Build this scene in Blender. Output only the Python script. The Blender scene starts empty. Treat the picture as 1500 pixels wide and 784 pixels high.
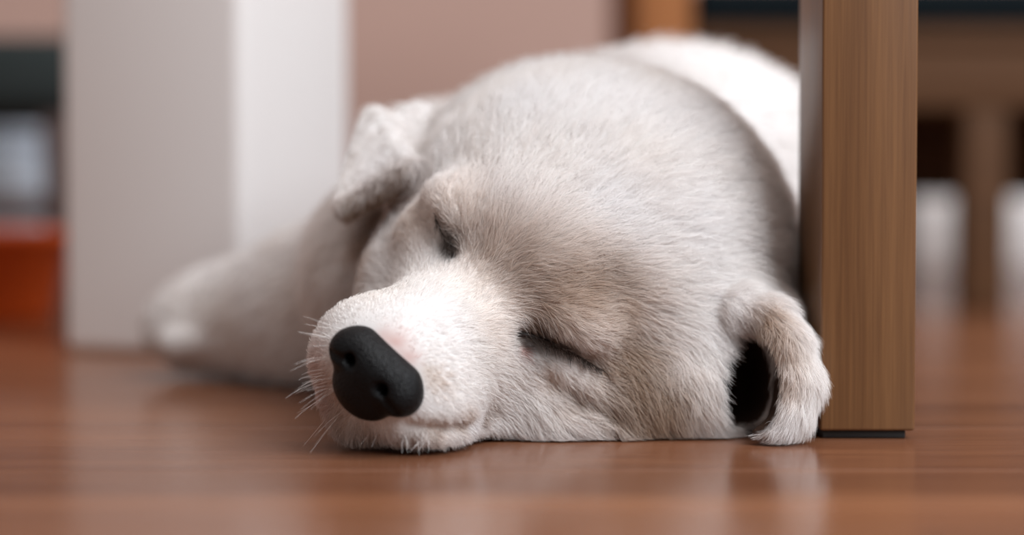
import bpy, math, random
import numpy as np
from mathutils import Vector, Matrix
from mathutils.kdtree import KDTree

# ------------------------------------------------------------------ camera, world, light, exposure
scene = bpy.context.scene
COL = scene.collection
FPX, CX, CY, CAM_H, HORIZON = 2500.0, 750.0, 392.0, 0.071, 300.0
TILT = math.atan((CY - HORIZON) / FPX)
cam_data = bpy.data.cameras.new('camera')
cam_data.sensor_width = 36.0
cam_data.lens = 60.0
cam_data.clip_start = 0.01
cam_data.dof.use_dof = True
cam_data.dof.focus_distance = 0.498
cam_data.dof.aperture_fstop = 3.3
cam = bpy.data.objects.new('camera', cam_data)
COL.objects.link(cam)
cam.location = (0, 0, CAM_H)
cam.rotation_euler = (math.pi / 2 - TILT, 0, 0)
scene.camera = cam

world = bpy.data.worlds.new('world')
scene.world = world
world.use_nodes = True
bg = world.node_tree.nodes['Background']
bg.inputs['Color'].default_value = (1.0, 0.90, 0.86, 1)
bg.inputs['Strength'].default_value = 0.30


def area_light(name, loc, target, size, power, color):
    l = bpy.data.lights.new(name, 'AREA')
    l.shape = 'RECTANGLE'
    l.size, l.size_y = size
    l.energy = power
    l.color = color
    o = bpy.data.objects.new(name, l)
    COL.objects.link(o)
    o.location = loc
    o.rotation_euler = (Vector(target) - Vector(loc)).to_track_quat('-Z', 'Y').to_euler()
    return o


area_light('window_daylight', (0.98, -0.30, 1.02), (0.0, 0.6, 0.05), (1.0, 1.1), 41, (0.90, 0.95, 1.0))
area_light('overhead_fill', (0.1, 0.25, 1.75), (0.0, 0.65, 0.0), (1.3, 1.3), 15, (1.0, 0.90, 0.86))  # added overhead fill that evens forehead and muzzle, not a lamp of the room

scene.cycles.diffuse_bounces = 8
scene.cycles.transmission_bounces = 12
scene.cycles.max_bounces = 14
scene.view_settings.view_transform = 'Standard'
scene.view_settings.look = 'None'
scene.view_settings.gamma = 1.0
scene.view_settings.exposure = 0.0
scene.view_settings.use_curve_mapping = False


# ------------------------------------------------------------------ helpers
def tag(o, label=None, cat=None, group=None, kind=None):
    if label: o['label'] = label
    if cat: o['category'] = cat
    if group: o['group'] = group
    if kind: o['kind'] = kind
    return o


def empty(name, loc=(0, 0, 0), rz=0.0):
    o = bpy.data.objects.new(name, None)
    COL.objects.link(o)
    o.location = loc
    o.rotation_euler = (0, 0, rz)
    o.empty_display_size = 0.02
    return o


def link_mesh(name, me, mat, parent=None, loc=(0, 0, 0), rot=(0, 0, 0)):
    o = bpy.data.objects.new(name, me)
    COL.objects.link(o)
    if mat is not None and len(me.materials) == 0:
        me.materials.append(mat)
    o.location = loc
    o.rotation_euler = rot
    if parent is not None:
        o.parent = parent
    return o


def mesh_from(name, verts, faces, smooth=False):
    me = bpy.data.meshes.new(name)
    me.from_pydata([tuple(map(float, v)) for v in verts], [], faces)
    me.validate()
    me.update()
    if smooth:
        me.polygons.foreach_set('use_smooth', [True] * len(me.polygons))
    return me


def rounded_box(name, sx, sy, sz, r, seg=3, taper=1.0):
    """box with base at z=0, bevelled; taper scales the bottom."""
    import bmesh
    bm = bmesh.new()
    bmesh.ops.create_cube(bm, size=1.0)
    for v in bm.verts:
        f = taper if v.co.z < 0 else 1.0
        v.co = Vector((v.co.x * sx * f, v.co.y * sy * f, (v.co.z + 0.5) * sz))
    bmesh.ops.bevel(bm, geom=list(bm.edges), offset=r, segments=seg, profile=0.5, affect='EDGES')
    me = bpy.data.meshes.new(name)
    bm.to_mesh(me)
    bm.free()
    me.polygons.foreach_set('use_smooth', [seg > 1] * len(me.polygons))
    return me


def new_mat(name):
    m = bpy.data.materials.new(name)
    m.use_nodes = True
    nt = m.node_tree
    return m, nt, nt.nodes['Principled BSDF']


def plain_mat(name, color, rough=0.5, noise=0.0, scale=30.0, bump=0.0, spec=0.5):
    m, nt, b = new_mat(name)
    b.inputs['Roughness'].default_value = rough
    b.inputs['Specular IOR Level'].default_value = spec
    tc = nt.nodes.new('ShaderNodeTexCoord')
    n = nt.nodes.new('ShaderNodeTexNoise')
    n.inputs['Scale'].default_value = scale
    n.inputs['Detail'].default_value = 5
    nt.links.new(tc.outputs['Object'], n.inputs['Vector'])
    r = nt.nodes.new('ShaderNodeMapRange')
    r.inputs['To Min'].default_value = 1 - noise
    r.inputs['To Max'].default_value = 1 + noise
    nt.links.new(n.outputs['Fac'], r.inputs['Value'])
    mx = nt.nodes.new('ShaderNodeVectorMath')
    mx.operation = 'SCALE'
    mx.inputs[0].default_value = color
    nt.links.new(r.outputs['Result'], mx.inputs['Scale'])
    nt.links.new(mx.outputs['Vector'], b.inputs['Base Color'])
    if bump:
        bp = nt.nodes.new('ShaderNodeBump')
        bp.inputs['Strength'].default_value = bump
        bp.inputs['Distance'].default_value = 0.001
        nt.links.new(n.outputs['Fac'], bp.inputs['Height'])
        nt.links.new(bp.outputs['Normal'], b.inputs['Normal'])
    return m


def wood_mat(name, c1, c2, axis='X', rough=(0.3, 0.45), fine=900.0, coarse=25.0, per_object=0.0, bump=0.15, spec=0.5, stretch=0.03):
    m, nt, b = new_mat(name)
    N, L = nt.nodes, nt.links
    tc = N.new('ShaderNodeTexCoord')
    mp = N.new('ShaderNodeMapping')
    sc = [1, 1, 1]
    sc['XYZ'.index(axis)] = stretch
    mp.inputs['Scale'].default_value = sc
    L.new(tc.outputs['Object'], mp.inputs['Vector'])
    oi = N.new('ShaderNodeObjectInfo')
    off = N.new('ShaderNodeVectorMath'); off.operation = 'SCALE'
    off.inputs[0].default_value = (3.1, 5.7, 9.3)
    L.new(oi.outputs['Random'], off.inputs['Scale'])
    L.new(off.outputs['Vector'], mp.inputs['Location'])
    n1 = N.new('ShaderNodeTexNoise'); n1.inputs['Scale'].default_value = coarse
    n1.inputs['Detail'].default_value = 4; n1.inputs['Distortion'].default_value = 0.6
    n2 = N.new('ShaderNodeTexNoise'); n2.inputs['Scale'].default_value = fine
    n2.inputs['Detail'].default_value = 3
    L.new(mp.outputs['Vector'], n1.inputs['Vector'])
    L.new(mp.outputs['Vector'], n2.inputs['Vector'])
    mix = N.new('ShaderNodeMix'); mix.data_type = 'FLOAT'
    mix.inputs['Factor'].default_value = 0.4
    L.new(n1.outputs['Fac'], mix.inputs['A']); L.new(n2.outputs['Fac'], mix.inputs['B'])
    rp = N.new('ShaderNodeValToRGB')
    rp.color_ramp.elements[0].position = 0.36
    rp.color_ramp.elements[1].position = 0.66
    rp.color_ramp.elements[0].color = (*c2, 1)
    rp.color_ramp.elements[1].color = (*c1, 1)
    L.new(mix.outputs['Result'], rp.inputs['Fac'])
    hs = N.new('ShaderNodeHueSaturation')
    mr = N.new('ShaderNodeMapRange')
    mr.inputs['To Min'].default_value = 1 - per_object
    mr.inputs['To Max'].default_value = 1 + per_object
    L.new(oi.outputs['Random'], mr.inputs['Value'])
    L.new(mr.outputs['Result'], hs.inputs['Value'])
    L.new(rp.outputs['Color'], hs.inputs['Color'])
    L.new(hs.outputs['Color'], b.inputs['Base Color'])
    rr = N.new('ShaderNodeMapRange')
    rr.inputs['To Min'].default_value = rough[0]; rr.inputs['To Max'].default_value = rough[1]
    L.new(n1.outputs['Fac'], rr.inputs['Value'])
    L.new(rr.outputs['Result'], b.inputs['Roughness'])
    b.inputs['Specular IOR Level'].default_value = spec
    if bump:
        bp = N.new('ShaderNodeBump')
        bp.inputs['Strength'].default_value = bump
        bp.inputs['Distance'].default_value = 0.0003
        L.new(mix.outputs['Result'], bp.inputs['Height'])
        L.new(bp.outputs['Normal'], b.inputs['Normal'])
    return m


C_OR = np.array([0, 0, CAM_H])
C_FW = np.array([0, math.cos(TILT), -math.sin(TILT)])
C_UP = np.array([0, math.sin(TILT), math.cos(TILT)])


def at(px, py, d):
    """point of the place seen at a photograph pixel, d metres away."""
    return C_OR + C_FW * d + np.array([1, 0, 0]) * (px - CX) / FPX * d - C_UP * (py - CY) / FPX * d


# ------------------------------------------------------------------ setting: floor, wall, baseboard
M_SUB = plain_mat('subfloor', (0.03, 0.018, 0.012), 0.8)
M_FLOOR = wood_mat('floor_wood', (0.30, 0.125, 0.060), (0.14, 0.053, 0.027), 'X', (0.15, 0.30), 700, 22, 0.20, 0.12, 0.35)
M_WALL = plain_mat('wall_paint', (0.50, 0.325, 0.27), 0.7, 0.04, 3.0)
M_WHITE = plain_mat('white_paint', (0.80, 0.775, 0.765), 0.35, 0.02, 8.0, 0.02)

floor_me = mesh_from('floor', [(-2.2, -0.9, -0.02), (2.2, -0.9, -0.02), (2.2, 2.05, -0.02), (-2.2, 2.05, -0.02),
                               (-2.2, -0.9, -0.004), (2.2, -0.9, -0.004), (2.2, 2.05, -0.004), (-2.2, 2.05, -0.004)],
                     [(0, 3, 2, 1), (4, 5, 6, 7), (0, 1, 5, 4), (1, 2, 6, 5), (2, 3, 7, 6), (3, 0, 4, 7)])
floor = tag(link_mesh('floor', floor_me, M_SUB), kind='structure')


def plank_mesh(name, L, W, T=0.004, c=0.00025):
    v = []
    for z, e in ((-T, 0), (-c, 0), (0, c)):
        hx, hy = L / 2 - e, W / 2 - e
        v += [(-hx, -hy, z), (hx, -hy, z), (hx, hy, z), (-hx, hy, z)]
    f = [(8, 9, 10, 11)]
    for a in (0, 4):
        for i in range(4):
            j = (i + 1) % 4
            f.append((a + i, a + j, a + 4 + j, a + 4 + i))
    return mesh_from(name, v, f)


PW, PL = 0.086, 0.88
full_plank = plank_mesh('plank', PL - 0.0005, PW - 0.0005)
full_plank.materials.append(M_FLOOR)
rng = random.Random(11)
row = 0
y0 = 0.4545 - 15 * PW
while y0 < 2.0:
    off = [0.0, 0.33, 0.66, 0.15, 0.5, 0.82][row % 6] * PL + 0.06
    x = -2.2 - off
    while x < 2.2:
        a, b_ = max(x, -2.2), min(x + PL, 2.2)
        if b_ - a > 0.05:
            me = full_plank
            if b_ - a < PL - 1e-4:
                me = plank_mesh('plank', b_ - a - 0.0005, PW - 0.0005)
                me.materials.append(M_FLOOR)
            link_mesh('plank', me, None, floor, ((a + b_) / 2, y0 + PW / 2, 0))
        x += PL
    y0 += PW
    row += 1

WALL_Y = 1.86
wall_me = rounded_box('wall_back', 4.4, 0.1, 2.5, 0.002, 1)
tag(link_mesh('wall_back', wall_me, M_WALL, None, (0, WALL_Y + 0.05, 0)), kind='structure')
bb = rounded_box('baseboard_back', 4.4, 0.014, 0.080, 0.004, 2)
tag(link_mesh('baseboard_back', bb, M_WHITE, None, (0, WALL_Y - 0.007, 0)), kind='structure')

# ------------------------------------------------------------------ wooden leg beside the puppy
M_LEG = wood_mat('leg_wood', (0.20, 0.094, 0.034), (0.115, 0.050, 0.018), 'Z', (0.35, 0.5), 1300, 90, 0, 0.25, 0.5, 0.02)
M_BLACK = plain_mat('black_rubber', (0.01, 0.011, 0.012), 0.5)
leg_x0, leg_x1 = (1203 - CX) / FPX * 0.514, (1343 - CX) / FPX * 0.514
lt = empty('table_leg', ((leg_x0 + leg_x1) / 2, 0.514 + 0.021, 0))
tag(lt, 'square brown wooden table leg standing beside the ear of the puppy', 'table leg')
link_mesh('post', rounded_box('post', leg_x1 - leg_x0, 0.042, 0.42, 0.0009, 3), M_LEG, lt, (0, 0, 0.0026))
gl = link_mesh('glide', rounded_box('glide', 0.0255, 0.034, 0.0026, 0.0005, 2), M_BLACK, lt, (-0.0006, -0.0015, 0))
gl['label'] = 'thin black glide pad'

# ------------------------------------------------------------------ thick white post behind the paw
wp_c = np.array([-0.123, 0.78])
th = math.radians(23.6)
a = 0.1025
ctr = wp_c + a / 2 * np.array([-math.cos(th), math.sin(th)]) + a / 2 * np.array([math.sin(th), math.cos(th)])
wp = link_mesh('square_post', rounded_box('square_post', a, a, 0.85, 0.006, 4), M_WHITE, None, (ctr[0], ctr[1], 0), (0, 0, -th))
tag(wp, 'thick white painted square post standing on the floor behind the paw', 'post')

# ------------------------------------------------------------------ bench at the back right
M_BENCH = wood_mat('bench_wood_shaded', (0.10, 0.045, 0.020), (0.055, 0.027, 0.013), 'X', (0.6, 0.75), 500, 40, 0, 0.1, 0.15)  # darker copy of the bench wood, shade put into its colour
M_BENCHZ = wood_mat('bench_wood_upright', (0.34, 0.135, 0.045), (0.2, 0.075, 0.028), 'Z', (0.6, 0.75), 500, 40, 0, 0.1, 0.15)
M_DARKPAD = plain_mat('black_vinyl', (0.004, 0.007, 0.009), 0.85, 0.1, 200, 0.1, 0.08)
BD = 1.15
bx0 = (932 - CX) / FPX * BD
bx1 = 0.62
bn = empty('low_bench', ((bx0 + bx1) / 2, BD + 0.16, 0), 0.0)
tag(bn, 'low brown wooden bench with a black seat pad in the blurred background', 'bench')
blen = bx1 - bx0
link_mesh('seat_board', rounded_box('seat_board', blen - 0.08, 0.30, 0.014, 0.002, 2), M_BENCH, bn, (0.0, 0, 0.179))
pad = link_mesh('seat_pad', rounded_box('seat_pad', blen - 0.08, 0.30, 0.027, 0.005, 3), M_DARKPAD, bn, (0, -0.004, 0.193))
for sy in (-1, 1):
    link_mesh('apron', rounded_box('apron', blen - 0.06, 0.018, 0.043, 0.002, 2), M_BENCH, bn, (0, sy * 0.137, 0.136))
for sx in (-1, 1):
    link_mesh('end_rail', rounded_box('end_rail', 0.018, 0.26, 0.043, 0.002, 2), M_BENCH, bn, (sx * (blen / 2 - 0.02), 0, 0.136))
    for sy in (-1, 1):
        link_mesh('leg', rounded_box('leg', 0.038, 0.034, 0.31, 0.003, 2), M_BENCHZ, bn, (sx * (blen / 2 - 0.019), sy * 0.136, 0))
    link_mesh('end_panel', rounded_box('end_panel', 0.014, 0.24, 0.13, 0.002, 2), M_BENCHZ, bn, (sx * (blen / 2 - 0.019), 0, 0.18))
    link_mesh('armrest', rounded_box('armrest', 0.042, 0.33, 0.016, 0.004, 2), M_BENCH, bn, (sx * (blen / 2 - 0.019), 0, 0.31))
for sy in (-1, 1):
    link_mesh('leg', rounded_box('leg', 0.030, 0.028, 0.136, 0.003, 2), M_BENCH, bn,
              ((1450 - CX) / FPX * BD - (bx0 + bx1) / 2, sy * 0.137, 0))

link_mesh('shade_board', rounded_box('shade_board', blen - 0.08, 0.012, 0.060, 0.002, 2), M_BENCH, bn, (0, 0.135, 0.078))  # added dark board standing in for the shade under the seat

# ------------------------------------------------------------------ things at the far left
M_ORANGE = plain_mat('orange_plastic', (0.75, 0.115, 0.015), 0.4, 0.05, 20)
M_DARK = plain_mat('dark_fabric', (0.035, 0.045, 0.045), 0.9, 0.2, 150, 0.2, 0.1)
M_DARKW = plain_mat('stool_wood', (0.10, 0.07, 0.065), 0.5, 0.15, 40)
M_BLUE = plain_mat('pale_blue_fabric', (0.62, 0.78, 0.92), 0.8, 0.05, 100, 0.1)


def tub(name, r0, r1, h, wall=0.003, n=40):
    prof = [(0.0, 0.0), (r0 * .96, 0), (r0, 0.004), (r1, h - 0.008), (r1 + 0.006, h - 0.007), (r1 + 0.006, h), (r1 - wall, h),
            (r0 - wall, 0.008), (0.0, 0.008)]
    v, f = [], []
    for (r, z) in prof:
        for i in range(n):
            t = 2 * math.pi * i / n
            v.append((r * math.cos(t), r * math.sin(t), z))
    for k in range(len(prof) - 1):
        for i in range(n):
            j = (i + 1) % n
            f.append((k * n + i, k * n + j, (k + 1) * n + j, (k + 1) * n + i))
    return mesh_from(name, v, f, True)


tb = empty('plastic_tub', (-0.335, 1.05, 0))
tag(tb, 'orange red round plastic tub on the floor at the left edge', 'tub')
link_mesh('bowl', tub('bowl', 0.052, 0.062, 0.056), M_ORANGE, tb)
for s in (-1, 1):
    import bmesh as _bm
    b2 = rounded_box('handle', 0.012, 0.040, 0.008, 0.003, 3)
    link_mesh('handle', b2, M_ORANGE, tb, (s * 0.072, 0, 0.047))

st = empty('footstool', (-0.42, 1.33, 0))
tag(st, 'dark grey padded footstool standing behind the orange tub', 'stool')
link_mesh('seat', rounded_box('seat', 0.24, 0.22, 0.058, 0.02, 5), M_DARK, st, (0, 0, 0.135))
for sx in (-1, 1):
    for sy in (-1, 1):
        link_mesh('leg', rounded_box('leg', 0.030, 0.030, 0.135, 0.003, 2, 0.7), M_DARKW, st, (sx * 0.095, sy * 0.085, 0))
link_mesh('stretcher', rounded_box('stretcher', 0.17, 0.016, 0.018, 0.003, 2), M_DARKW, st, (0, -0.085, 0.06))
bxx = empty('storage_box', (-0.535, 1.60, 0))
tag(bxx, 'pale blue fabric storage box standing behind the footstool', 'box')
link_mesh('body', rounded_box('body', 0.16, 0.16, 0.13, 0.008, 3), M_BLUE, bxx)
link_mesh('lid', rounded_box('lid', 0.168, 0.168, 0.022, 0.005, 3), M_BLUE, bxx, (0, 0, 0.13))

# ------------------------------------------------------------------ the puppy: one implicit surface
HR = np.array([[-0.7264994, -0.39722606, 0.56072281],
               [0.271489, -0.91552746, -0.29682183],
               [0.6312625, -0.06341081, 0.77297266]])   # head axes: far side, forward, up
HT = np.array([-0.00698738, 0.51223188, 0.04420467])
HS = 0.0113528913


def hw(x, y, z):
    return HR @ (np.array([x, y, z]) * HS) + HT


def ell(c, r, R=None):
    c = np.asarray(c, float); r = np.asarray(r, float)

    def fn(P):
        q = P - c.astype(P.dtype)
        if R is not None: q = q @ R.astype(P.dtype)
        k0 = np.sqrt(((q / r.astype(P.dtype)) ** 2).sum(-1))
        k1 = np.sqrt(((q / (r.astype(P.dtype) ** 2)) ** 2).sum(-1)) + 1e-9
        return k0 * (k0 - 1) / k1
    return fn


def cap(a, b, ra, rb):
    a = np.asarray(a, float); b = np.asarray(b, float)

    def fn(P):
        t = P.dtype
        ab = (b - a).astype(t)
        pa = P - a.astype(t)
        h = np.clip((pa @ ab) / float(ab @ ab), 0, 1)
        return np.sqrt(((pa - h[..., None] * ab) ** 2).sum(-1)) - (ra + (rb - ra) * h)
    return fn


def tri(a, b, c, r):
    a, b, c = (np.asarray(v, float) for v in (a, b, c))

    def fn(P):
        t = P.dtype
        A, B, Cc = a.astype(t), b.astype(t), c.astype(t)
        ba, cb, ac = B - A, Cc - B, A - Cc
        n = np.cross(ba, ac)
        pa, pb, pc = P - A, P - B, P - Cc
        s = (np.sign(pa @ np.cross(ba, n)) + np.sign(pb @ np.cross(cb, n)) + np.sign(pc @ np.cross(ac, n)))

        def e(p, d):
            h = np.clip((p @ d) / float(d @ d), 0, 1)
            return ((p - h[..., None] * d) ** 2).sum(-1)
        edge = np.minimum(np.minimum(e(pa, ba), e(pb, cb)), e(pc, ac))
        pl = (pa @ n) ** 2 / float(n @ n)
        return np.sqrt(np.where(s < 2.0, edge, pl)) - r
    return fn


PR = []   # (fn, k, op, fur length, fur direction or 'nose', lift)


def add(fn, k=0.008, op='+', fl=0.008, fd='nose', lift=0.35):
    PR.append((fn, k, op, fl, fd, lift))


def hell(c, r, **kw):
    add(ell(hw(*c), np.array(r) * HS, HR), **kw)


def hcap(c0, c1, r0, r1, **kw):
    add(cap(hw(*c0), hw(*c1), r0 * HS, r1 * HS), **kw)


# skull, brow, cheeks
hell((-0.2, -4.6, 0.1), (4.9, 4.6, 4.55), fl=0.013, lift=0.40)
hell((0, -1.9, 0.9), (3.0, 2.3, 2.2), k=0.012, fl=0.010, lift=0.28)
for s in (-1, 1):
    hell((-3.0 if s < 0 else 2.0, -3.4, -2.0), (2.7 if s < 0 else 2.2, 3.2, 2.6 if s < 0 else 2.2), k=0.012, fl=0.010, lift=0.3)
    hell((s * 2.15, -1.35, -0.35), (1.45, 1.35, 1.15), k=0.006, fl=0.0045, lift=0.15)      # closed eyeball
    hell((s * 2.0, -0.85, 1.0), (1.3, 1.2, 0.75), k=0.007, fl=0.006, lift=0.25)            # brow
add(ell(at(872, 388, .572), (.0645, .054, .0640)), k=0.012, fl=0.013, lift=0.42)
# muzzle
hcap((0, -1.2, -1.5), (0, 2.6, -2.0), 2.30, 1.75, k=0.012, fl=0.0065, lift=0.26)
for s in (-1, 1):
    hell((s * 1.0, 2.55, -2.35), (1.35, 1.45, 1.35), k=0.006, fl=0.006, lift=0.28)
    hcap((s * 1.2, 2.4, -3.0), (s * 2.0, -1.6, -3.4), 0.95, 1.2, k=0.007, fl=0.006, lift=0.3)
hell((0, 2.3, -3.7), (1.25, 1.3, 0.85), k=0.005, fl=0.006, lift=0.35)
hell((0, 0.0, -3.4), (2.0, 3.0, 1.4), k=0.010, fl=0.006, lift=0.35)
add(cap((0.002, .530, .013), (0.066, .532, .015), .021, .020), k=0.010, fl=0.010, fd=(.6, -.1, -.8), lift=0.4)   # cheek ruff on the floor
# near ear: curled flap lying on the floor
EAR_IN = []


def chain(pts, k=0.006, **kw):
    for (p, r), (q, s_) in zip(pts[:-1], pts[1:]):
        add(cap(at(*p), at(*q), r * 0.0002, s_ * 0.0002), k=k, **kw)


ear_dirs = [(-0.2, 0.1, 0.0)]
E_front = [((1085, 452, .520), 24), ((1130, 466, .516), 25), ((1148, 508, .512), 33), ((1160, 560, .510), 36), ((1148, 604, .508), 33), ((1132, 632, .506), 19), ((1105, 642, .504), 9)]
for (p, q), d in zip(zip(E_front[:-1], E_front[1:]), [(.7, -.2, -.2), (.5, -.2, -.8), (.1, -.2, -1), (-.2, -.2, -1), (-.7, -.1, -.6), (-1, -.1, -.1)]):
    add(cap(at(*p[0]), at(*q[0]), p[1] * .0002, q[1] * .0002), k=0.005, fl=0.0065, fd=d, lift=0.45)
E_back = [((1090, 440, .540), 30), ((1128, 470, .538), 28), ((1124, 530, .540), 26), ((1118, 590, .537), 26), ((1100, 600, .54), 30)]
for p, q in zip(E_back[:-1], E_back[1:]):
    add(cap(at(*p[0]), at(*q[0]), p[1] * .0002, q[1] * .0002), k=0.010, fl=0.008, fd=(.5, .1, -.6), lift=0.4)
add(ell(at(1088, 550, .550), (.0140, .026, .028)), k=0.008, fl=0.008, fd=(.5, .1, -.6), lift=0.4)
add(cap(at(1010, 480, .53), at(1080, 452, .53), .009, .007), k=0.012, fl=0.008, fd=(.5, -.3, -.5), lift=0.3)
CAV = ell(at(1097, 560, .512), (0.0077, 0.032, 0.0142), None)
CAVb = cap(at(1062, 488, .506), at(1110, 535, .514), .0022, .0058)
add(CAV, k=0.003, op='-', fl=0.0, fd=(0, 0, -1))
add(CAVb, k=0.003, op='-', fl=0.0, fd=(0, 0, -1))
add(cap(at(1142, 630, .506), at(1090, 647, .503), .0036, .0012), k=0.004, fl=0.005, fd=(-1, -.1, -.1), lift=0.35)
# far ear: folded triangular flap
T1, T2, T3 = at(548, 172, .590), at(600, 250, .548), at(510, 298, .552)
add(tri(T1, T2, T3, 0.0042), k=0.006, fl=0.0055, fd=tuple(T3 - T1), lift=0.3)
add(cap(at(610, 180, .60), at(600, 255, .575), .008, .006), k=0.012, fl=0.008, fd=tuple(T3 - T1), lift=0.3)
# neck, chest, torso
add(cap(at(830, 330, .600), at(960, 300, .700), .054, .060), k=0.010, fl=0.016, fd=(.1, .8, -.4), lift=0.5)
add(cap(at(600, 400, .610), at(700, 380, .68), .036, .045), k=0.012, fl=0.012, fd=(-.5, .4, -.6), lift=0.4)
add(ell(at(1010, 262, .720), (.058, .075, .052)), k=0.012, fl=0.016, fd=(.1, 1, -.3), lift=0.45)
add(cap(at(1015, 300, .78), (0.095, .92, .054), .056, .052), k=0.025, fl=0.016, fd=(.1, 1, -.3), lift=0.45)
add(ell(at(655, 330, .68), (.036, .05, .048)), k=0.015, fl=0.012, fd=(-.6, .2, -.6), lift=0.4)   # far shoulder
# foreleg reaching left
add(cap(at(575, 400, .645), at(470, 440, .675), .032, .028), k=0.015, fl=0.009, fd=(-1, 0.1, -.35), lift=0.35)
add(cap(at(590, 490, .650), at(470, 485, .675), .027, .025), k=0.015, fl=0.008, fd=(-1, 0, -.2), lift=0.3)
add(cap(at(470, 485, .675), at(330, 488, .700), .024, .019), k=0.012, fl=0.007, fd=(-1, 0, -.2), lift=0.3)
add(cap(at(470, 440, .675), at(330, 460, .700), .027, .021), k=0.012, fl=0.008, fd=(-1, 0.1, -.35), lift=0.35)
add(ell(at(290, 475, .700), (.023, .019, .017)), k=0.010, fl=0.006, fd=(-1, 0, -.3), lift=0.3)
for (dx, dz, dy) in ((.002, -.001, -.017), (-.007, .000, -.0065), (-.008, .000, .005), (-.002, -.001, .016)):
    c = at(262, 492, .700) + np.array([dx, dy, dz])
    add(cap(c + np.array([.012, 0, .002]), c, .0085, .0072), k=0.002, fl=0.0032, fd=(-1, 0, -.3), lift=0.25)
# near foreleg folded behind the head, hind legs, tail
add(cap((0.085, .66, .040), (0.105, .62, .022), .028, .020), k=0.012, fl=0.010, fd=(.4, -.5, -.5))
add(cap((0.105, .62, .022), (0.098, .585, .014), .018, .014), k=0.008, fl=0.007, fd=(0, -1, -.3))
for sx, fx in ((0.045, -1), (0.145, 1)):
    add(ell((sx, .905, .042), (.026, .042, .040)), k=0.015, fl=0.012, fd=(0, .5, -.8))
    add(cap((sx + fx * .02, .935, .022), (sx + fx * .028, .87, .014), .017, .013), k=0.010, fl=0.008, fd=(0, -1, -.3))
    add(ell((sx + fx * .028, .855, .012), (.014, .018, .011)), k=0.006, fl=0.005, fd=(0, -1, -.3))
add(cap((0.097, .965, .045), (0.09, 1.03, .018), .015, .012), k=0.015, fl=0.022, fd=(-.1, 1, -.3), lift=0.6)
add(cap((0.09, 1.03, .018), (0.05, 1.045, .012), .012, .006), k=0.008, fl=0.022, fd=(-1, .3, -.2), lift=0.6)

GROOVES = []


def smin(a, b, k):
    h = np.clip(0.5 + 0.5 * (b - a) / k, 0, 1)
    return b + (a - b) * h - k * h * (1 - h)


def sdf(P, grooves=True):
    d = None
    for fn, k, op, *_ in PR:
        e = fn(P)
        if d is None: d = e
        elif op == '+': d = smin(d, e, k)
        else: d = -smin(-d, e, k)
    if grooves:
        for fn, k in GROOVES:
            d = -smin(-d, fn(P), k)
    d = -smin(-d, P[..., 2] - np.asarray(0.0028, P.dtype), 0.003)
    return d


def raycast(pix, d0=0.44, d1=0.80, grooves=False):
    """march camera rays through photograph pixels onto the puppy."""
    pix = np.asarray(pix, float)
    A = np.array([at(px, py, d0) for px, py in pix]); B = np.array([at(px, py, d1) for px, py in pix])
    D = B - A; Ln = np.linalg.norm(D, axis=1, keepdims=True); D /= Ln
    t = np.zeros(len(A))
    for _ in range(90):
        t = np.minimum(t + sdf(A + D * t[:, None], grooves) * 0.8, Ln[:, 0])
    return A + D * t[:, None]


near_eye = raycast([(768, 492), (790, 500), (818, 509), (850, 523), (880, 541)])
far_eye = raycast([(637, 318), (644, 333), (651, 350), (658, 372)])
for path, w in ((near_eye, (.0030, .0027, .0018, .0013, .0008)), (far_eye, (.0008, .0011, .0017, .0020))):
    for i in range(len(path) - 1):
        GROOVES.append((cap(path[i], path[i + 1], w[i], w[i + 1]), 0.003))
mouth = raycast([(600, 625), (640, 630), (668, 628), (690, 622)])
for i in range(3):
    GROOVES.append((cap(mouth[i], mouth[i + 1], .0012, .0010), 0.004))
under = raycast([(800, 560), (840, 590), (890, 610)])
for i in range(2):
    GROOVES.append((cap(under[i], under[i + 1], .0008, .0008), 0.006))


def axis_coords(lo, a, b, hi, fine, coarse):
    left = np.linspace(lo, a, max(2, int(round((a - lo) / coarse)) + 1))[:-1] if a > lo else np.array([])
    mid = np.linspace(a, b, int(round((b - a) / fine)) + 1)
    right = np.linspace(b, hi, max(2, int(round((hi - b) / coarse)) + 1))[1:] if hi > b else np.array([])
    return np.concatenate([left, mid, right])


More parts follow.
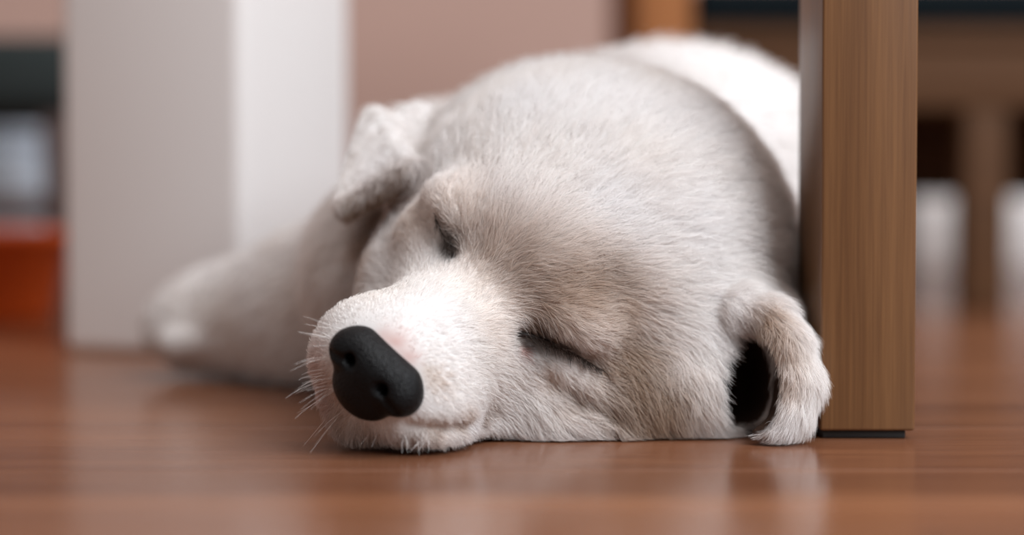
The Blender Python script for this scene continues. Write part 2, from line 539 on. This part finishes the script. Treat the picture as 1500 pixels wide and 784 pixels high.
def surface_nets(xs, ys, zs, F):
    """dual surface of a rectilinear grid field (inside < 0); returns verts, quads"""
    ins = F < 0
    s = [slice(None, -1), slice(1, None)]
    cnt = np.zeros(tuple(n - 1 for n in F.shape), np.int8)
    for i in (0, 1):
        for j in (0, 1):
            for k in (0, 1):
                cnt += ins[s[i], s[j], s[k]]
    act = (cnt > 0) & (cnt < 8)
    I, J, K = np.nonzero(act)
    idx = np.full(act.shape, -1, np.int64)
    idx[I, J, K] = np.arange(len(I))
    acc = np.zeros((len(I), 3)); n = np.zeros(len(I))
    corners = [(i, j, k) for i in (0, 1) for j in (0, 1) for k in (0, 1)]
    Cs = [xs, ys, zs]
    for ca in corners:
        for ax in range(3):
            if ca[ax]: continue
            cb = list(ca); cb[ax] = 1
            fa = F[I + ca[0], J + ca[1], K + ca[2]].astype(float); fb = F[I + cb[0], J + cb[1], K + cb[2]].astype(float)
            m = (fa < 0) != (fb < 0)
            t = np.where(m, fa / np.where(m, fa - fb, 1), 0)
            pos = np.stack([xs[I + ca[0]], ys[J + ca[1]], zs[K + ca[2]]], 1)
            ii = (I, J, K)[ax]
            pos[:, ax] += t * (Cs[ax][ii + 1] - Cs[ax][ii])
            acc += pos * m[:, None]; n += m
    V = acc / n[:, None]
    Q = []
    for ax in range(3):
        o1, o2 = [(1, 2), (2, 0), (0, 1)][ax]
        a_ = [slice(None)] * 3; b_ = [slice(None)] * 3
        a_[ax] = slice(None, -1); b_[ax] = slice(1, None)
        ia, ib = ins[tuple(a_)], ins[tuple(b_)]
        E = np.argwhere(ia != ib)
        E = E[(E[:, o1] > 0) & (E[:, o2] > 0) & (E[:, o1] < F.shape[o1] - 1) & (E[:, o2] < F.shape[o2] - 1)]
        flip = ia[E[:, 0], E[:, 1], E[:, 2]]
        q = []
        for d1, d2 in ((1, 1), (0, 1), (0, 0), (1, 0)):
            e = E.copy(); e[:, o1] -= d1; e[:, o2] -= d2
            q.append(idx[e[:, 0], e[:, 1], e[:, 2]])
        q = np.stack(q, 1)
        q = np.where(flip[:, None], q, q[:, ::-1])
        Q.append(q)
    return V, np.concatenate(Q)


def grid_field(xs, ys, zs, fn):
    out = np.empty((len(xs), len(ys), len(zs)), np.float32)
    Y, Z = np.meshgrid(ys.astype(np.float32), zs.astype(np.float32), indexing='ij')
    step = 16
    for i in range(0, len(xs), step):
        X = xs[i:i + step].astype(np.float32)
        P = np.empty((len(X), len(ys), len(zs), 3), np.float32)
        P[..., 0] = X[:, None, None]; P[..., 1] = Y; P[..., 2] = Z
        out[i:i + step] = fn(P)
    return out


def np_mesh(name, V, Q, origin):
    me = bpy.data.meshes.new(name)
    me.vertices.add(len(V)); me.vertices.foreach_set('co', (V - origin).astype(np.float32).ravel())
    me.loops.add(Q.size); me.loops.foreach_set('vertex_index', Q.ravel().astype(np.int32))
    me.polygons.add(len(Q)); me.polygons.foreach_set('loop_start', np.arange(0, Q.size, 4, dtype=np.int32))
    me.polygons.foreach_set('use_smooth', np.ones(len(Q), bool))
    me.update(calc_edges=True)
    me.validate()
    return me


xs = axis_coords(-.165, -.070, .106, .205, .0012, .0035)
ys = axis_coords(.445, .455, .575, 1.075, .0012, .0042)
zs = axis_coords(-.003, -.003, .110, .165, .0012, .0035)
BV, BQ = surface_nets(xs, ys, zs, grid_field(xs, ys, zs, sdf))
ORI = np.array([0.03, 0.62, 0.0])
puppy = empty('puppy', tuple(ORI))
tag(puppy, 'white fluffy puppy asleep on its side with its head on the wooden floor', 'dog')


# colour of the coat: fur patches, plus shade painted in at ears and muzzle
def gradn(P, e=0.0008):
    g = np.stack([sdf(P + np.eye(3)[i] * e) - sdf(P - np.eye(3)[i] * e) for i in range(3)], 1)
    return g / (np.linalg.norm(g, axis=1, keepdims=True) + 1e-12)


WHITE = np.array([0.90, 0.88, 0.875])
TAN = np.array([0.52, 0.37, 0.26])
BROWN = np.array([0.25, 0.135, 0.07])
DARKB = np.array([0.035, 0.022, 0.016])
PINK = np.array([0.62, 0.30, 0.25])
SPOTS = [  # x, y, radius (mm), colour, strength
    (850, 425, 9, TAN, .65), (905, 460, 8, TAN, .55), (790, 430, 7, TAN, .5), (740, 390, 7, TAN, .35), (880, 405, 5, BROWN, .2), (468, 540, 5, PINK, .25), (478, 585, 5, PINK, .3),  # pink spots paint the warm shading on the lower left muzzle
    (930, 560, 8, TAN * .85, .85), (915, 520, 6, TAN * .85, .8), (960, 590, 6, TAN * .8, .8), (940, 600, 5, TAN * .8, .7), (960, 600, 7, TAN, .6), (880, 598, 4, TAN * .85, .8), (830, 582, 3.2, TAN * .85, .7), (795, 550, 2.5, TAN, .6), (715, 480, 6, TAN, .12),
    (700, 360, 7, TAN, .25), (660, 300, 9, TAN, .30), (760, 340, 9, TAN, .15), (600, 330, 6, TAN, .35),
    (768, 500, 2.0, BROWN, .9), (780, 497, 3.6, DARKB, 1), (800, 500, 3.2, DARKB, .95), (830, 512, 2.6, DARKB, .8), (860, 530, 1.8, BROWN, .8), (882, 545, 1.8, BROWN, .6),
    (776, 474, 2.0, BROWN, .7), (810, 490, 2.0, BROWN, .5), (766, 515, 1.2, PINK * .7, .8),
    (655, 360, 3.4, DARKB, .9), (643, 328, 2.0, BROWN, .6), (650, 345, 1.8, DARKB, .6),
    (580, 500, 2.6, PINK, .55), (600, 525, 2.2, PINK, .45), (560, 490, 2.2, PINK, .3), (640, 560, 2.5, TAN, .35), (628, 545, 2.0, TAN, .4),
    (705, 608, 2.6, BROWN, .55), (680, 618, 2.6, TAN, .8), (640, 632, 2.4, TAN, .8), (720, 598, 1.6, BROWN, .5),
    (480, 560, 5, TAN, .30), (500, 610, 5, TAN, .45), (540, 640, 4, TAN, .45), (600, 645, 3, BROWN, .4),
    (1120, 470, 4, TAN, .8), (1140, 505, 4, TAN, .75), (1150, 560, 3.2, TAN, .5), (1100, 480, 3, BROWN, .45), (1120, 495, 2.4, BROWN, .6), (1155, 650, 3, TAN, .5), (1140, 645, 3, TAN, .6),
    (588, 268, 5, BROWN, .8), (515, 303, 3, TAN * .8, .9), (540, 294, 3.5, BROWN, .6), (560, 284, 4, BROWN, .8), (575, 300, 5, BROWN, .8), (566, 325, 4, BROWN, .6), (555, 345, 3.5, BROWN, .4), (550, 360, 3, TAN, .6), (540, 400, 3, TAN, .5),  # tan ear edge; brown paints the shade beneath the flap and down the neck
]
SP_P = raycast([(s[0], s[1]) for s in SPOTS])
EARC = at(1100, 560, .522)
T_CENT = (T1 + T2 + T3) / 3


def fbm(P, f, seed=0):
    r = np.random.default_rng(seed)
    o = np.zeros(len(P))
    for i in range(10):
        d = r.normal(size=3); d /= np.linalg.norm(d)
        o += np.sin(P @ d * f * (0.6 + 0.25 * i) + r.uniform(0, 6.28))
    return o / 10


def coat_color(P, N, hair=True):
    col = np.tile(WHITE, (len(P), 1))
    creamy = np.clip(0.10 + 0.25 * fbm(P, 90, 3), 0, 1)[:, None]
    col = col * (1 - creamy) + (WHITE * np.array([.97, .90, .82])) * creamy
    wob = 1 + 0.5 * fbm(P, 700, 5)
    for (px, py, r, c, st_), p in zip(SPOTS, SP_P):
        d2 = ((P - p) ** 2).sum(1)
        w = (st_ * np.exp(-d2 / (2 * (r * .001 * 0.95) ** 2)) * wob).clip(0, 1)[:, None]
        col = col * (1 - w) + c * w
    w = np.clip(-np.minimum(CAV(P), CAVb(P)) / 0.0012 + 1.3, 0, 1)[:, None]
    col = col * (1 - w) + np.array([.04, .022, .015]) * w  # ear hollow: brown skin, darkened to paint in its deep shade
    # under side of the far ear browned: tan skin plus shade in the colour
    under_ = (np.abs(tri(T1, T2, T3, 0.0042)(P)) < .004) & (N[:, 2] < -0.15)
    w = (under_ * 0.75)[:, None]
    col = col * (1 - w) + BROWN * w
    return col.clip(0.01, 1)


BN = gradn(BV)
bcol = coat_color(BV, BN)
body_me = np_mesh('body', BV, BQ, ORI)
at_ = body_me.attributes.new('coat', 'FLOAT_COLOR', 'POINT')
if len(body_me.vertices) == len(BV):
    at_.data.foreach_set('color', np.concatenate([bcol, np.ones((len(BV), 1))], 1).astype(np.float32).ravel())


def coat_mat(name, rough, spec, mult=1.0, sheen=0.0):
    m, nt, b = new_mat(name)
    a_ = nt.nodes.new('ShaderNodeAttribute'); a_.attribute_name = 'coat'
    v = nt.nodes.new('ShaderNodeVectorMath'); v.operation = 'SCALE'
    v.inputs['Scale'].default_value = mult
    nt.links.new(a_.outputs['Color'], v.inputs[0])
    nt.links.new(v.outputs['Vector'], b.inputs['Base Color'])
    b.inputs['Roughness'].default_value = rough
    b.inputs['Specular IOR Level'].default_value = spec
    b.inputs['Sheen Weight'].default_value = sheen
    return m


def fur_mat(name):
    m = bpy.data.materials.new(name); m.use_nodes = True
    nt = m.node_tree; nt.nodes.remove(nt.nodes['Principled BSDF'])
    out = nt.nodes['Material Output']
    a_ = nt.nodes.new('ShaderNodeAttribute'); a_.attribute_name = 'coat'
    df = nt.nodes.new('ShaderNodeBsdfDiffuse'); tr = nt.nodes.new('ShaderNodeBsdfTranslucent')
    gl_ = nt.nodes.new('ShaderNodeBsdfGlossy'); gl_.inputs['Roughness'].default_value = 0.45
    m1 = nt.nodes.new('ShaderNodeMixShader'); m1.inputs['Fac'].default_value = 0.5
    m2 = nt.nodes.new('ShaderNodeMixShader'); m2.inputs['Fac'].default_value = 0.05
    nt.links.new(a_.outputs['Color'], df.inputs['Color']); nt.links.new(a_.outputs['Color'], tr.inputs['Color'])
    nt.links.new(df.outputs[0], m1.inputs[1]); nt.links.new(tr.outputs[0], m1.inputs[2])
    nt.links.new(m1.outputs[0], m2.inputs[1]); nt.links.new(gl_.outputs[0], m2.inputs[2])
    nt.links.new(m2.outputs[0], out.inputs['Surface'])
    return m


M_SKIN = coat_mat('puppy_undercoat', 0.9, 0.1, 0.74)
M_FUR = fur_mat('puppy_fur')
body = link_mesh('body', body_me, M_SKIN, puppy)


# ------------------------------------------------------------------ fur
def hair_object(name, roots, pts, rad, cols, mat, parent):
    n, k = pts.shape[:2]
    hc = bpy.data.hair_curves.new(name)
    hc.add_curves([k] * n)
    hc.position_data.foreach_set('vector', (pts - ORI).astype(np.float32).ravel())
    ra = hc.attributes.get('radius') or hc.attributes.new('radius', 'FLOAT', 'POINT')
    ra.data.foreach_set('value', rad.astype(np.float32).ravel())
    ca = hc.attributes.new('coat', 'FLOAT_COLOR', 'CURVE')
    ca.data.foreach_set('color', np.concatenate([cols, np.ones((n, 1))], 1).astype(np.float32).ravel())
    hc.materials.append(mat)
    o = bpy.data.objects.new(name, hc)
    COL.objects.link(o)
    o.parent = parent
    return o


R_ = np.random.default_rng(7)
triA = np.concatenate([BQ[:, [0, 1, 2]], BQ[:, [0, 2, 3]]])
ta, tb_, tc_ = BV[triA[:, 0]], BV[triA[:, 1]], BV[triA[:, 2]]
area = 0.5 * np.linalg.norm(np.cross(tb_ - ta, tc_ - ta), axis=1)
cen = (ta + tb_ + tc_) / 3
cn = BN[triA[:, 0]]
view = C_OR - cen; view /= np.linalg.norm(view, axis=1, keepdims=True)
head_w = np.clip((0.60 - cen[:, 1]) / 0.05, 0, 1)
facing = np.clip(((cn * view).sum(1) + 0.45) * 2.0, 0.22, 1)
dens = area * (0.045 + head_w * facing)
dens[cen[:, 2] < 0.0031] *= 0.15
NH = 270000
pick = R_.choice(len(triA), NH, p=dens / dens.sum())
u, v = R_.random(NH), R_.random(NH)
m = u + v > 1
u[m], v[m] = 1 - u[m], 1 - v[m]
root = ta[pick] + (tb_[pick] - ta[pick]) * u[:, None] + (tc_[pick] - ta[pick]) * v[:, None]
nrm = gradn(root)

# fur length and comb direction blended from the shapes underneath
wsum = np.zeros(NH); flen = np.zeros(NH); lift = np.zeros(NH); fdir = np.zeros((NH, 3))
nose_c = hw(0, 5.6, -1.7)
radial = root - nose_c; radial /= np.linalg.norm(radial, axis=1, keepdims=True)
for fn, k, op, fl, fd, lf in PR:
    if op == '-': continue
    w = np.exp(-np.abs(fn(root)) / 0.0025) + 1e-9
    dv = radial if isinstance(fd, str) else np.tile(np.array(fd) / np.linalg.norm(fd), (NH, 1))
    wsum += w; flen += w * fl; lift += w * lf; fdir += w[:, None] * dv
flen /= wsum; lift /= wsum; fdir /= wsum[:, None]
hl = (root - HT) @ HR / HS                       # head coordinates
onhead = np.clip((0.60 - root[:, 1]) / 0.03, 0, 1)
fdir += np.array([0, 0, -0.30])[None] * (0.25 + 0.75 * np.clip(-nrm[:, 2:3] * 1.2 + .4, 0, 1))
swirl = np.stack([fbm(root, 260, 21), fbm(root, 260, 22), fbm(root, 260, 23)], 1)
fdir += swirl * 0.45 + R_.normal(size=(NH, 3)) * 0.16
fdir -= nrm * (fdir * nrm).sum(1)[:, None]
fdir /= np.linalg.norm(fdir, axis=1, keepdims=True) + 1e-9
# shorter fur by the eyes, none in the ear hollow or right on the nose
eye_pts = np.concatenate([near_eye, far_eye])
de = np.min(np.linalg.norm(root[:, None] - eye_pts[None], axis=2), axis=1)
flen *= 0.45 + 0.55 * np.clip(de / 0.010, 0, 1)
nose_pos = hw(0, 4.2, -1.92)
dn = np.linalg.norm((hl - np.array([0, 4.2, -1.92])) / np.array([1.38, 1.5, 1.0]), axis=1)
flen *= np.clip(0.35 + (dn - 1) * 0.6, 0.35, 1)
cavd = np.minimum(CAV(root), CAVb(root))
keep = (cavd > 0.0008) & (dn > 0.93)
flen *= 0.4 + 0.6 * np.clip((cavd) / 0.004, 0, 1)
flen *= R_.uniform(0.65, 1.2, NH)
lift = lift * R_.uniform(0.6, 1.5, NH)
root, nrm, fdir, flen, lift = (q[keep] for q in (root, nrm, fdir, flen, lift))
onhead = onhead[keep]
n = len(root)
K = 5
ts = np.linspace(0, 1, K)
pts = np.zeros((n, K, 3))
side = np.cross(nrm, fdir)
curl = R_.normal(size=n) * 0.18
for j, t in enumerate(ts):
    pts[:, j] = (root - nrm * 0.0004 + flen[:, None] * (fdir * (t * 0.75 + 0.25 * t * t) * (1 - 0.3 * lift[:, None])
                 + nrm * (lift[:, None] * (t * 1.25 - 0.45 * t * t)) + side * (curl * t * t)[:, None]
                 + np.array([0, 0, -0.10 * t * t])))
# clumping into tufts
nc = 9000
ci = R_.choice(n, nc, replace=False)
kd = KDTree(nc)
for i, c in enumerate(ci): kd.insert(root[c], i)
kd.balance()
near = np.array([kd.find(r)[1] for r in root])
g = pts[ci[near]]
cl = 0.42 * R_.uniform(0.4, 1.2, n) * np.where(np.linalg.norm(root - root[ci[near]], axis=1) < 0.006, 1, 0)
for j, t in enumerate(ts):
    pts[:, j] += (g[:, j] - pts[:, j]) * (cl * t ** 1.6)[:, None]
pts[..., 2] = np.maximum(pts[..., 2], 0.0004 + 0.0006 * R_.random((n, 1)))
pressed = (pts[..., 0] > leg_x0 - .0004) & (pts[..., 0] < leg_x1) & (pts[..., 1] > .5145) & (pts[..., 1] < .5565)
side_hit = pressed & (pts[..., 1] > .519) & (pts[..., 1] < .552)
pts[..., 0] = np.where(side_hit, leg_x0 - .0004 - .0006 * R_.random((n, 1)), pts[..., 0])      # fur pressed against the wooden leg
pts[..., 1] = np.where(pressed & (pts[..., 1] <= .519), .5138, np.where(pressed & (pts[..., 1] >= .552), .5568, pts[..., 1]))
rad0 = 0.000062 * onhead + 0.00016 * (1 - onhead)
prof = np.array([1.0, 1.0, 0.85, 0.55, 0.12])
rad = rad0[:, None] * prof[None] * R_.uniform(0.7, 1.25, (n, 1))
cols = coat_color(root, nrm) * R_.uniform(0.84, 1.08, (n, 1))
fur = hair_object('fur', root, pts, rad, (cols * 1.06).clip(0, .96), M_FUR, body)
tag(fur, kind='stuff')

# ------------------------------------------------------------------ nose
NSC = HS


def nose_field(P):
    s = np.float32(NSC)
    q = P / s
    f = ell((0, 0, 0.02), (1.25, 0.68, 0.60))(q)
    f = smin(f, ell((0, -0.04, -0.62), (0.92, 0.64, 0.74))(q), 0.42)
    f = smin(f, cap((-0.7, 0, 0.14), (0.7, 0, 0.14), 0.52, 0.52)(q), 0.2)
    for sg in (-1, 1):
        f = smin(f, ell((sg * 0.88, -0.02, -0.12), (0.52, 0.60, 0.50))(q), 0.22)
        f = -smin(-f, cap((sg * 0.52, 0.70, -0.08), (sg * 0.62, 0.25, -0.02), 0.17, 0.12)(q), 0.14)     # nostril
        f = -smin(-f, cap((sg * 0.60, 0.72, -0.14), (sg * 1.15, 0.40, -0.34), 0.09, 0.07)(q), 0.12)     # side slit
    f = -smin(-f, cap((0, 0.86, 0.10), (0, 0.76, -1.0), 0.03, 0.05)(q), 0.12)                            # philtrum
    return f * s


ax_ = np.arange(-1.75, 1.75, 0.045) * NSC
NV, NQ = surface_nets(ax_, ax_, ax_, grid_field(ax_, ax_, ax_, nose_field))
NV = NV @ HR.T + hw(0, 4.15, -1.85)
M_NOSE, nt, b = new_mat('nose_leather')
b.inputs['Base Color'].default_value = (0.003, 0.0033, 0.004, 1)
b.inputs['Roughness'].default_value = 0.44
b.inputs['Specular IOR Level'].default_value = 0.2
tc = nt.nodes.new('ShaderNodeTexCoord'); vo = nt.nodes.new('ShaderNodeTexVoronoi')
vo.inputs['Scale'].default_value = 1700
nt.links.new(tc.outputs['Object'], vo.inputs['Vector'])
bp = nt.nodes.new('ShaderNodeBump'); bp.inputs['Strength'].default_value = 0.9; bp.inputs['Distance'].default_value = 0.00025
bp.invert = True
nt.links.new(vo.outputs['Distance'], bp.inputs['Height']); nt.links.new(bp.outputs['Normal'], b.inputs['Normal'])
nose = link_mesh('nose', np_mesh('nose', NV, NQ, ORI), M_NOSE, puppy)
nose['label'] = 'black leathery nose'

# ------------------------------------------------------------------ closed eyelids, lashes, whiskers
M_LID = plain_mat('eyelid_skin', (0.018, 0.013, 0.012), 0.45, 0.2, 400, 0.2)


def tube_mesh(name, path, radii, nseg=10):
    path = np.asarray(path); v, f = [], []
    for i, p in enumerate(path):
        t = path[min(i + 1, len(path) - 1)] - path[max(i - 1, 0)]
        t = t / np.linalg.norm(t)
        a_ = np.cross(t, [0.1, 0.2, 0.97]); a_ /= np.linalg.norm(a_); b_ = np.cross(t, a_)
        for k in range(nseg):
            w = 2 * math.pi * k / nseg
            v.append(p - ORI + radii[i] * (a_ * math.cos(w) + b_ * math.sin(w)))
    for i in range(len(path) - 1):
        for k in range(nseg):
            l = (k + 1) % nseg
            f.append((i * nseg + k, i * nseg + l, (i + 1) * nseg + l, (i + 1) * nseg + k))
    f.append(tuple(range(nseg))[::-1]); f.append(tuple((len(path) - 1) * nseg + k for k in range(nseg)))
    return mesh_from(name, v, f, True)


def resample(path, m_):
    path = np.asarray(path)
    s_ = np.concatenate([[0], np.cumsum(np.linalg.norm(np.diff(path, axis=0), axis=1))]); s_ /= s_[-1]
    t = np.linspace(0, 1, m_)
    return np.stack([np.interp(t, s_, path[:, i]) for i in range(3)], 1), t


lashes_p, lashes_r = [], []
for path, flip in ((near_eye, 0), (far_eye, 1)):
    P_, t = resample(path, 14)
    N_ = gradn(P_, 0.002)
    if flip: t = 1 - t
    r_ = 0.0006 * (1 - t) ** 0.8 + 0.0002
    lid = link_mesh('eyelid', tube_mesh('eyelid', P_ - N_ * 0.0026, r_), M_LID, puppy)
    lid['label'] = 'dark rim of the closed eye'
    for i in range(190 if not flip else 80):
        q = R_.random()
        j = q * 13; a0 = int(j); fr = j - a0; a1 = min(a0 + 1, 13)
        p = P_[a0] * (1 - fr) + P_[a1] * fr
        nn = N_[a0]
        d = nn * 0.55 + np.array([0.55, -0.1, -0.55]) + R_.normal(size=3) * 0.25
        d /= np.linalg.norm(d)
        p = p + np.array([-.0004, 0, .0012]) * R_.uniform(-.6, 1.3) * (1 - q)
        L_ = 0.0042 * R_.uniform(0.5, 1.2)
        lashes_p.append([p + d * L_ * s_ + np.array([0, 0, -0.0006]) * s_ * s_ for s_ in (0, .33, .66, 1)])
lp = np.array(lashes_p)
M_LASH = coat_mat('lash_hair', 0.5, 0.3)
eyl = hair_object('eyelashes', None, lp, np.tile(np.array([.00007, .00006, .00004, .00001]), (len(lp), 1)),
                  np.tile(np.array([.03, .02, .015]), (len(lp), 1)), M_LASH, puppy)
tag(eyl, kind='stuff')
# whiskers: mostly on the far side of the muzzle, fanning out to the left
wp_, wr_ = [], []
for i in range(34):
    px, py = R_.uniform(468, 500), R_.uniform(480, 625)
    p = raycast([(px, py)], grooves=True)[0]
    ang = math.radians(np.interp(py, [480, 625], [155, 232]) + R_.normal() * 10)
    d = np.array([math.cos(ang), -0.35 + R_.normal() * .25, math.sin(ang)]); d /= np.linalg.norm(d)
    L_ = R_.uniform(0.006, 0.014)
    bend = np.array([0.1, 0, -0.25]) * R_.uniform(-0.4, 1)
    wp_.append([p + L_ * (d * s_ + bend * s_ * s_) for s_ in np.linspace(0, 1, 7)])
for i in range(7):
    px, py = R_.uniform(625, 730), R_.uniform(560, 620)
    p = raycast([(px, py)], grooves=True)[0]
    d = np.array([0.75, -0.45 + R_.normal() * .2, -0.1 + R_.normal() * .3]); d /= np.linalg.norm(d)
    L_ = R_.uniform(0.008, 0.016)
    wp_.append([p + L_ * (d * s_ + np.array([0.1, 0.1, -0.3]) * s_ * s_) for s_ in np.linspace(0, 1, 7)])
for i in range(12):
    px, py = R_.uniform(520, 640), R_.uniform(630, 645)
    p = raycast([(px, py)], grooves=True)[0]
    d = np.array([R_.normal() * .3, -0.5, -0.6]); d /= np.linalg.norm(d)
    wp_.append([p + 0.005 * (d * s_) for s_ in np.linspace(0, 1, 7)])
W_ = np.array(wp_)
W_[..., 2] = np.maximum(W_[..., 2], 0.0005)
wh = hair_object('whiskers', None, W_, np.tile(np.linspace(.00006, .000015, 7), (len(W_), 1)),
                 np.tile(np.array([.85, .82, .80]), (len(W_), 1)), M_LASH, puppy)
tag(wh, kind='stuff')
